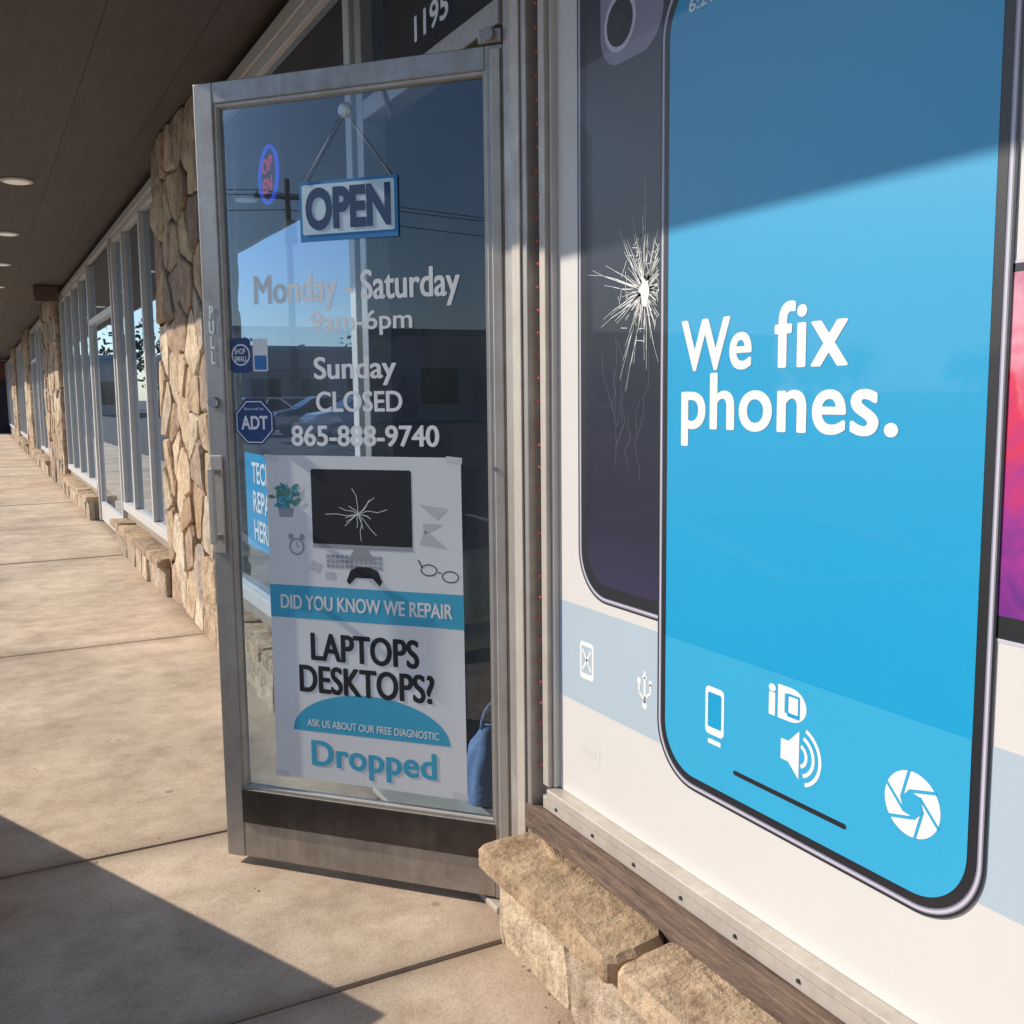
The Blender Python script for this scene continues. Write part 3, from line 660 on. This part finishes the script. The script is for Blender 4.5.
for i in range(60):
    g=random.uniform(0,6.28);r=random.uniform(0,.045);c=(.645+r*math.cos(g),1.065+r*math.sin(g)*.8);h=random.uniform(0,6.28)
    l=[(c[0]+.014*math.cos(h),c[1]+.014*math.sin(h)),(c[0]+.006*math.cos(h+1.57),c[1]+.006*math.sin(h+1.57)),(c[0]-.014*math.cos(h),c[1]-.014*math.sin(h)),(c[0]-.006*math.cos(h+1.57),c[1]-.006*math.sin(h+1.57))]
    poly('plant_leaf',DP,l,G+S+i*.00003,DG if i%3 else DC,rp)
poly('plant_pot',DP,[(.625,1.005),(.665,1.005),(.67,1.03),(.62,1.03)],G+S*.5,DGY,rp)
for a in(.225,.165):ring('glasses_lens',DP,[(a+.024*math.cos(t/16*math.tau),.872+.016*math.sin(t/16*math.tau)-(a-.2)*-.25) for t in range(16)],[(a+.021*math.cos(t/16*math.tau),.872+.013*math.sin(t/16*math.tau)-(a-.2)*-.25) for t in range(16)],G+S,DBK,rp)
polys('glasses_bridge',DP,[seg((.20,.874),(.19,.872),.003),seg((.245,.885),(.255,.905),.003)],G+S,DBK,rp)
DLG=plain('poster_light_grey',(.55,.56,.57),.6)
polys('desk_items',DP,[[(.25,1.05),(.17,1.04),(.20,1.01)],[(.235,.985),(.17,.935),(.25,.945)],[(.24,1.0),(.185,1.0),(.235,.97)],[(.55,.855),(.58,.865),(.57,.89),(.54,.88)],rrect(.50,.53,.84,.86,.004)],G+S,DLG,rp)
# ------------------------------------------------------------------ interior things
pf=empty('framed_picture')
IP=Pl((0,5.54,0),(-1,0,0),(0,-1,0))
pbox('frame',IP,-2.95,-2.35,1.25,2.05,0,.02,DARK,pf,.004);poly('picture',IP,[(-2.90,1.3),(-2.40,1.3),(-2.40,2.0),(-2.90,2.0)],.022,plain('picture_print',(.12,.13,.15),.6),pf)
ch=empty('office_chair')
UPH=plain('chair_fabric',(.42,.43,.28),.9,bump=.2,bscale=200);PLA=plain('chair_plastic',(.03,.03,.03),.5)
cx,cy=1.64,3.34
bevel(box('seat',cx-.24,cx+.24,cy-.24,cy+.22,.43,.50,UPH,ch),.03,4)
bevel(box('backrest',cx-.22,cx+.22,cy-.30,cy-.23,.54,.80,UPH,ch),.034,5)
box('back_bracket',cx-.03,cx+.03,cy-.27,cy-.247,.40,.56,PLA,ch,.004)
cyl('gas_lift',(cx,cy,.10),(cx,cy,.43),.025,.025,PLA,ch)
for i in range(5):
    g=i*math.tau/5;e=(cx+.28*math.cos(g),cy+.28*math.sin(g),.07);cyl('base_leg',(cx,cy,.11),e,.022,.014,PLA,ch,8)
    cyl('castor',(e[0]-.012,e[1],.037),(e[0]+.012,e[1],.037),.025,.025,PLA,ch,12)
DEN=plain('denim',(.12,.20,.36),.9,0,.25,30,bump=.3,bscale=200)
vs=[];fs=[]
nu,nv=28,12
bx,by=1.45,2.84
for j in range(nv+1):
    tt=j/nv
    for i in range(nu):
        g=i/nu*math.tau;sq=1/max(abs(math.cos(g)),abs(math.sin(g)))**.6
        rx,ry=.13*(1-.35*tt**2),.09*(1-.75*tt**1.5);n_=noise.noise(V((math.cos(g)*2,math.sin(g)*2,tt*4)))*.02
        vs.append((bx+math.cos(g)*(rx*sq+n_)+.02*tt,by+math.sin(g)*(ry*sq+n_),.016+.24*tt+noise.noise(V((g,tt,0)))*.012*tt))
for j in range(nv):
    for i in range(nu):fs.append((j*nu+i,j*nu+(i+1)%nu,(j+1)*nu+(i+1)%nu,(j+1)*nu+i))
fs.append(tuple(range(nv*nu,(nv+1)*nu)))
db=mesh_obj('denim_bag',vs,fs,DEN,None,True)
hp=[(bx+.01+.07*math.cos(a),by,.245+.09*math.sin(a)) for a in[i*math.pi/10 for i in range(11)]]
for i in range(10):cyl('handle',hp[i],hp[i+1],.008,.008,DEN,db,8)
desk=empty('shop_counter')
box('top',2.9,4.6,3.3,3.9,.98,1.02,DARK,desk,.004);box('front',2.95,4.55,3.35,3.85,.02,.978,BLUEW,desk)
# ------------------------------------------------------------------ unseen stone planter, added to cast the shadow on the walkway
random.seed(31)
pr=empty('added_shadow_planter')
E=V((.41,-.912,0));Q=V((-.912,-.41,0))
PO=V((-.10,2.62,-.14))-E*2.0
PHt=.80
def pp(e,q,z):return PO+E*e+Q*q+V((0,0,z))
def bxp(name,e0,e1,q0,q1,z0,z1,mat):
    v=[pp(e0,q0,z0),pp(e1,q0,z0),pp(e1,q1,z0),pp(e0,q1,z0),pp(e0,q0,z1),pp(e1,q0,z1),pp(e1,q1,z1),pp(e0,q1,z1)]
    return mesh_obj(name,v,[(0,1,2,3),(4,7,6,5),(0,4,5,1),(1,5,6,2),(2,6,7,3),(3,7,4,0)],mat,pr)
bxp('core',.02,1.98,.02,.83,0,PHt-.05,MOR)
bxp('soil',.14,1.86,.14,.71,PHt-.049,PHt-.02,DIRT)
Z=V((0,0,1))
veneer('front_stones',PO+Q*.02,E,Z,-Q,0,2,0,PHt-.05,.2,pr,(.01,.03))
veneer('end_stones',PO+E*1.98,Q,Z,E,0,.85,0,PHt-.05,.2,pr,(.01,.03))
veneer('far_end_stones',PO+E*.02,Q,Z,-E,0,.85,0,PHt-.05,.2,pr,(.01,.03))
veneer('back_stones',PO+Q*.83,E,Z,Q,0,2,0,PHt-.05,.2,pr,(.01,.03))
for i,(a,b,c_,d) in enumerate(((0,2,-.02,.13),(0,2,.72,.87),(0,.13,.135,.715),(1.87,2,.135,.715))):
    o=bxp('coping',a,b,c_,d,PHt-.048,PHt,MOR);bevel(o,.008)
vs=[];fs=[]
for i in range(260):
    e=random.uniform(.2,1.8);q=random.uniform(.2,.65);h=random.uniform(.05,.12);g=random.uniform(0,6.28)
    b0=pp(e,q,PHt-.03);d=V((math.cos(g),math.sin(g),0));n=len(vs)
    vs+=[b0-d*.006,b0+d*.006,b0+d*random.uniform(-.05,.05)+V((random.uniform(-.04,.04),random.uniform(-.04,.04),h))];fs.append((n,n+1,n+2))
mesh_obj('ornamental_grass',vs,fs,plain('dry_grass',(.16,.13,.06),.8),pr)
def car(x,y,ang,paint):
    c=empty('parked_car')
    prof=[(-2.2,.32),(-2.22,.62),(-2.1,.86),(-1.5,.93),(-.95,1.38),(-.3,1.47),(.55,1.45),(1.25,1.02),(2.05,.88),(2.25,.66),(2.24,.32)]
    n=len(prof);vs=[]
    for side in(-1,1):
        for px,pz in prof:
            wy=.88 if pz<1.0 else .88-(pz-1.0)*.45
            vs.append((px,side*wy,pz))
    fs=[tuple(range(n))[::-1],tuple(range(n,2*n))]+[(i,(i+1)%n,n+(i+1)%n,n+i) for i in range(n)]
    b=mesh_obj('body',vs,fs,paint,c);bevel(b,.06,3)
    GM=CGL
    for s in(-1,1):
        q=[(-1.30,.97),(-.90,1.30),(-.28,1.39),(.5,1.37),(1.05,1.0)]
        mesh_obj('side_glass',[(a,s*(.895-(max(z,1)-1)*.45),z) for a,z in q],[tuple(range(5))],GM,c)
    mesh_obj('windscreen',[(.64,-.66,1.42),(.64,.66,1.42),(1.22,.8,1.055),(1.22,-.8,1.055)],[(0,1,2,3)],GM,c)
    mesh_obj('rear_glass',[(-1.02,-.66,1.35),(-1.02,.66,1.35),(-1.5,.8,.965),(-1.5,-.8,.965)],[(0,1,2,3)],GM,c)
    for wx in(-1.38,1.4):
        for s in(-1,1):
            cyl('tyre',(wx,s*.70,.32),(wx,s*.90,.32),.32,.32,TYR,c,24);cyl('rim',(wx,s*.90,.32),(wx,s*.912,.32),.2,.18,CHR,c,16)
    for s in(-1,1):
        box('headlight',2.18,2.262,s*.62-.14,s*.62+.14,.62,.74,VIN,c,.02);box('tail_light',-2.235,-2.15,s*.64-.12,s*.64+.12,.66,.80,RTL,c,.02)
        box('mirror',.75,.87,s*.98-.08,s*.98+.08,.98,1.08,paint,c,.02)
    c.location=(x,y,-.14);c.rotation_euler=(0,0,math.radians(ang))
CGL=plain('car_glass',(.02,.025,.03),.08);TYR=plain('tyre_rubber',(.02,.02,.02),.8);RTL=plain('tail_lamp',(.35,.01,.01),.3)
CW=plain('car_paint_white',(.6,.6,.6),.3,0,.02,coat=.6);CG=plain('car_paint_grey',(.12,.13,.14),.3,.3,.02,coat=.6);CR=plain('car_paint_red',(.25,.03,.03),.3,.1,.02,coat=.6);CB=plain('car_paint_blue',(.03,.06,.16),.3,.1,.02,coat=.6)
car(-20.5,-1.6,8,CW);car(-21,1.6,4,CG);car(-20.2,-9.5,6,CR)
car(-9.5,26,5,CB);car(-9.2,31.5,3,CW);car(-9.6,37.5,4,CG);car(-9.0,46,4,CR);car(-21,33,4,CG)
def ubuild(x0,x1,y0,y1,h,c,name='commercial_building',south=False):
    b=empty(name);m=plain('stucco',c,.8,0,.08)
    box('walls',x0,x1,y0,y1,-.14,h,m,b);box('parapet',x0-.1,x1+.1,y0-.1,y1+.1,h+.003,h+.35,DGY,b)
    y=y0+1
    while y<y1-3:
        box('window',x1+.003,x1+.05,y,y+2.2,.8,2.8,CGL,b);box('door_panel' if int(y)%3==0 else 'window_trim',x1+.003,x1+.04,y+2.4,y+3.3,0,2.3,DGY,b);y+=4.2
    if south:
        x=x0+1
        while x<x1-3:box('window',x,x+2.4,y0-.05,y0-.003,.8,2.8,CGL,b);x+=4.2
ubuild(-66,-50,-26,4,4.6,(.62,.60,.56));ubuild(-72,-55,10,40,5.5,(.35,.28,.24));ubuild(-70,-52,-60,-32,4.2,(.45,.42,.38))
ubuild(-34,-14,84,110,5.2,(.36,.26,.20),south=True);ubuild(-62,-40,70,100,6.0,(.50,.46,.40),south=True);ubuild(-10,6,96,120,4.8,(.42,.36,.30),south=True)
up=empty('utility_pole');PW_=wood('pole_wood',(.06,.045,.03),(.14,.10,.08),(8,8,.5))
cyl('pole',(-38,-5,-.2),(-38,-5,10),.17,.11,PW_,up)
box('crossarm',-38.06,-37.94,-6.3,-3.7,9.2,9.34,PW_,up)
cyl('transformer',(-37.6,-5,7.4),(-37.6,-5,8.3),.24,.24,DGY,up)
for yy in(-6.2,-5.5,-4.5,-3.8):cyl('insulator',(-38,yy,9.34),(-38,yy,9.5),.04,.03,DGY,up,8)
for yy,zz in((-6.2,9.5),(-3.8,9.5),(-5,8.8)):
    for sgn in(-1,1):
        pts=[(-38,yy+sgn*i*4,zz-.9*math.sin(min(1,i/9)*math.pi)) for i in range(10)]
        for i in range(9):cyl('wire',pts[i],pts[i+1],.018,.018,DARK,up,5)
random.seed(21)
vs=[];fs=[];cs=[]
pos=[(-105+random.uniform(-12,12),-110+i*5+random.uniform(-2,2)) for i in range(46)]+[(-90+i*4.2+random.uniform(-2,2),135+random.uniform(-10,10)) for i in range(30)]
for tx,ty in pos:
    hh=random.uniform(7,12) if ty>120 else random.uniform(6,9)
    n=len(vs)
    for i in range(6):
        g=i*math.tau/6;vs.append((tx+.35*math.cos(g),ty+.35*math.sin(g),-.2))
    for i in range(6):
        g=i*math.tau/6;vs.append((tx+.1*math.cos(g),ty+.1*math.sin(g),hh*.8))
    for i in range(6):fs.append((n+i,n+(i+1)%6,n+6+(i+1)%6,n+6+i));cs.append((.08,.06,.045,1))
    for i in range(260):
        d=V((random.gauss(0,1),random.gauss(0,1),random.gauss(0,1))).normalized()*random.uniform(.3,1)
        c=V((tx+d.x*hh*.42,ty+d.y*hh*.42,hh*.58+d.z*hh*.42));s=random.uniform(.2,.5)
        a=V((random.uniform(-1,1),random.uniform(-1,1),random.uniform(-1,1))).normalized();b=a.orthogonal().normalized()
        n=len(vs);vs+=[c+a*s,c+b*s*.6,c-a*s,c-b*s*.6];fs.append((n,n+1,n+2,n+3));k=random.uniform(.5,1.2)
        cs.append((.075*k,.075*k,.04*k,1))
TM,nt,b=newmat('foliage');at=N(nt,'ShaderNodeAttribute');at.attribute_name='Col';nt.links.new(at.outputs['Color'],b.inputs['Base Color']);b.inputs['Roughness'].default_value=.8
mesh_obj('distant_trees',vs,fs,TM,None,cols=cs)
# ------------------------------------------------------------------ light, world, camera
AZ=math.radians(48);EL=math.radians(32)
Ld=V((math.sin(AZ)*math.cos(EL),-math.cos(AZ)*math.cos(EL),-math.sin(EL)))
sl=bpy.data.lights.new('sun','SUN');sl.energy=5;sl.angle=math.radians(.5);sl.color=(1,.91,.78)
so=bpy.data.objects.new('sun',sl);COL.objects.link(so);so.rotation_euler=Ld.to_track_quat('-Z','Y').to_euler();so.location=(-10,15,10)
w=bpy.data.worlds.new('World');SC.world=w;w.use_nodes=True;nt=w.node_tree
sk=nt.nodes.new('ShaderNodeTexSky');sk.sky_type='NISHITA';sk.sun_disc=False;sk.sun_elevation=EL;sk.sun_rotation=math.radians(360-48)
sk.dust_density=.5;sk.air_density=1.0;sk.ozone_density=2.0
mxw=nt.nodes.new('ShaderNodeMix');mxw.data_type='RGBA';mxw.blend_type='MULTIPLY';mxw.inputs[0].default_value=1;mxw.inputs[7].default_value=(.90,.95,1.04,1)
nt.links.new(sk.outputs[0],mxw.inputs[6])
bg=nt.nodes['Background'];bg.inputs[1].default_value=.15;nt.links.new(mxw.outputs[2],bg.inputs[0])
th=math.radians(28.0);ph=math.radians(6.73);r=math.radians(0.63)
Fv=V((math.sin(th)*math.cos(ph),math.cos(th)*math.cos(ph),-math.sin(ph)))
R=V((math.cos(th),-math.sin(th),0));U=R.cross(Fv)
R2=R*math.cos(r)-U*math.sin(r);U2=U*math.cos(r)+R*math.sin(r)
ca=bpy.data.cameras.new('camera');ca.sensor_width=36;ca.lens=36*1000/1024;ca.clip_start=.02;ca.clip_end=2000
co=bpy.data.objects.new('camera',ca);COL.objects.link(co)
M=Matrix((R2,U2,-Fv)).transposed().to_4x4();M.translation=V((0,0,1.33));co.matrix_world=M
SC.camera=co
SC.view_settings.view_transform='Standard';SC.view_settings.look='None';SC.view_settings.exposure=0
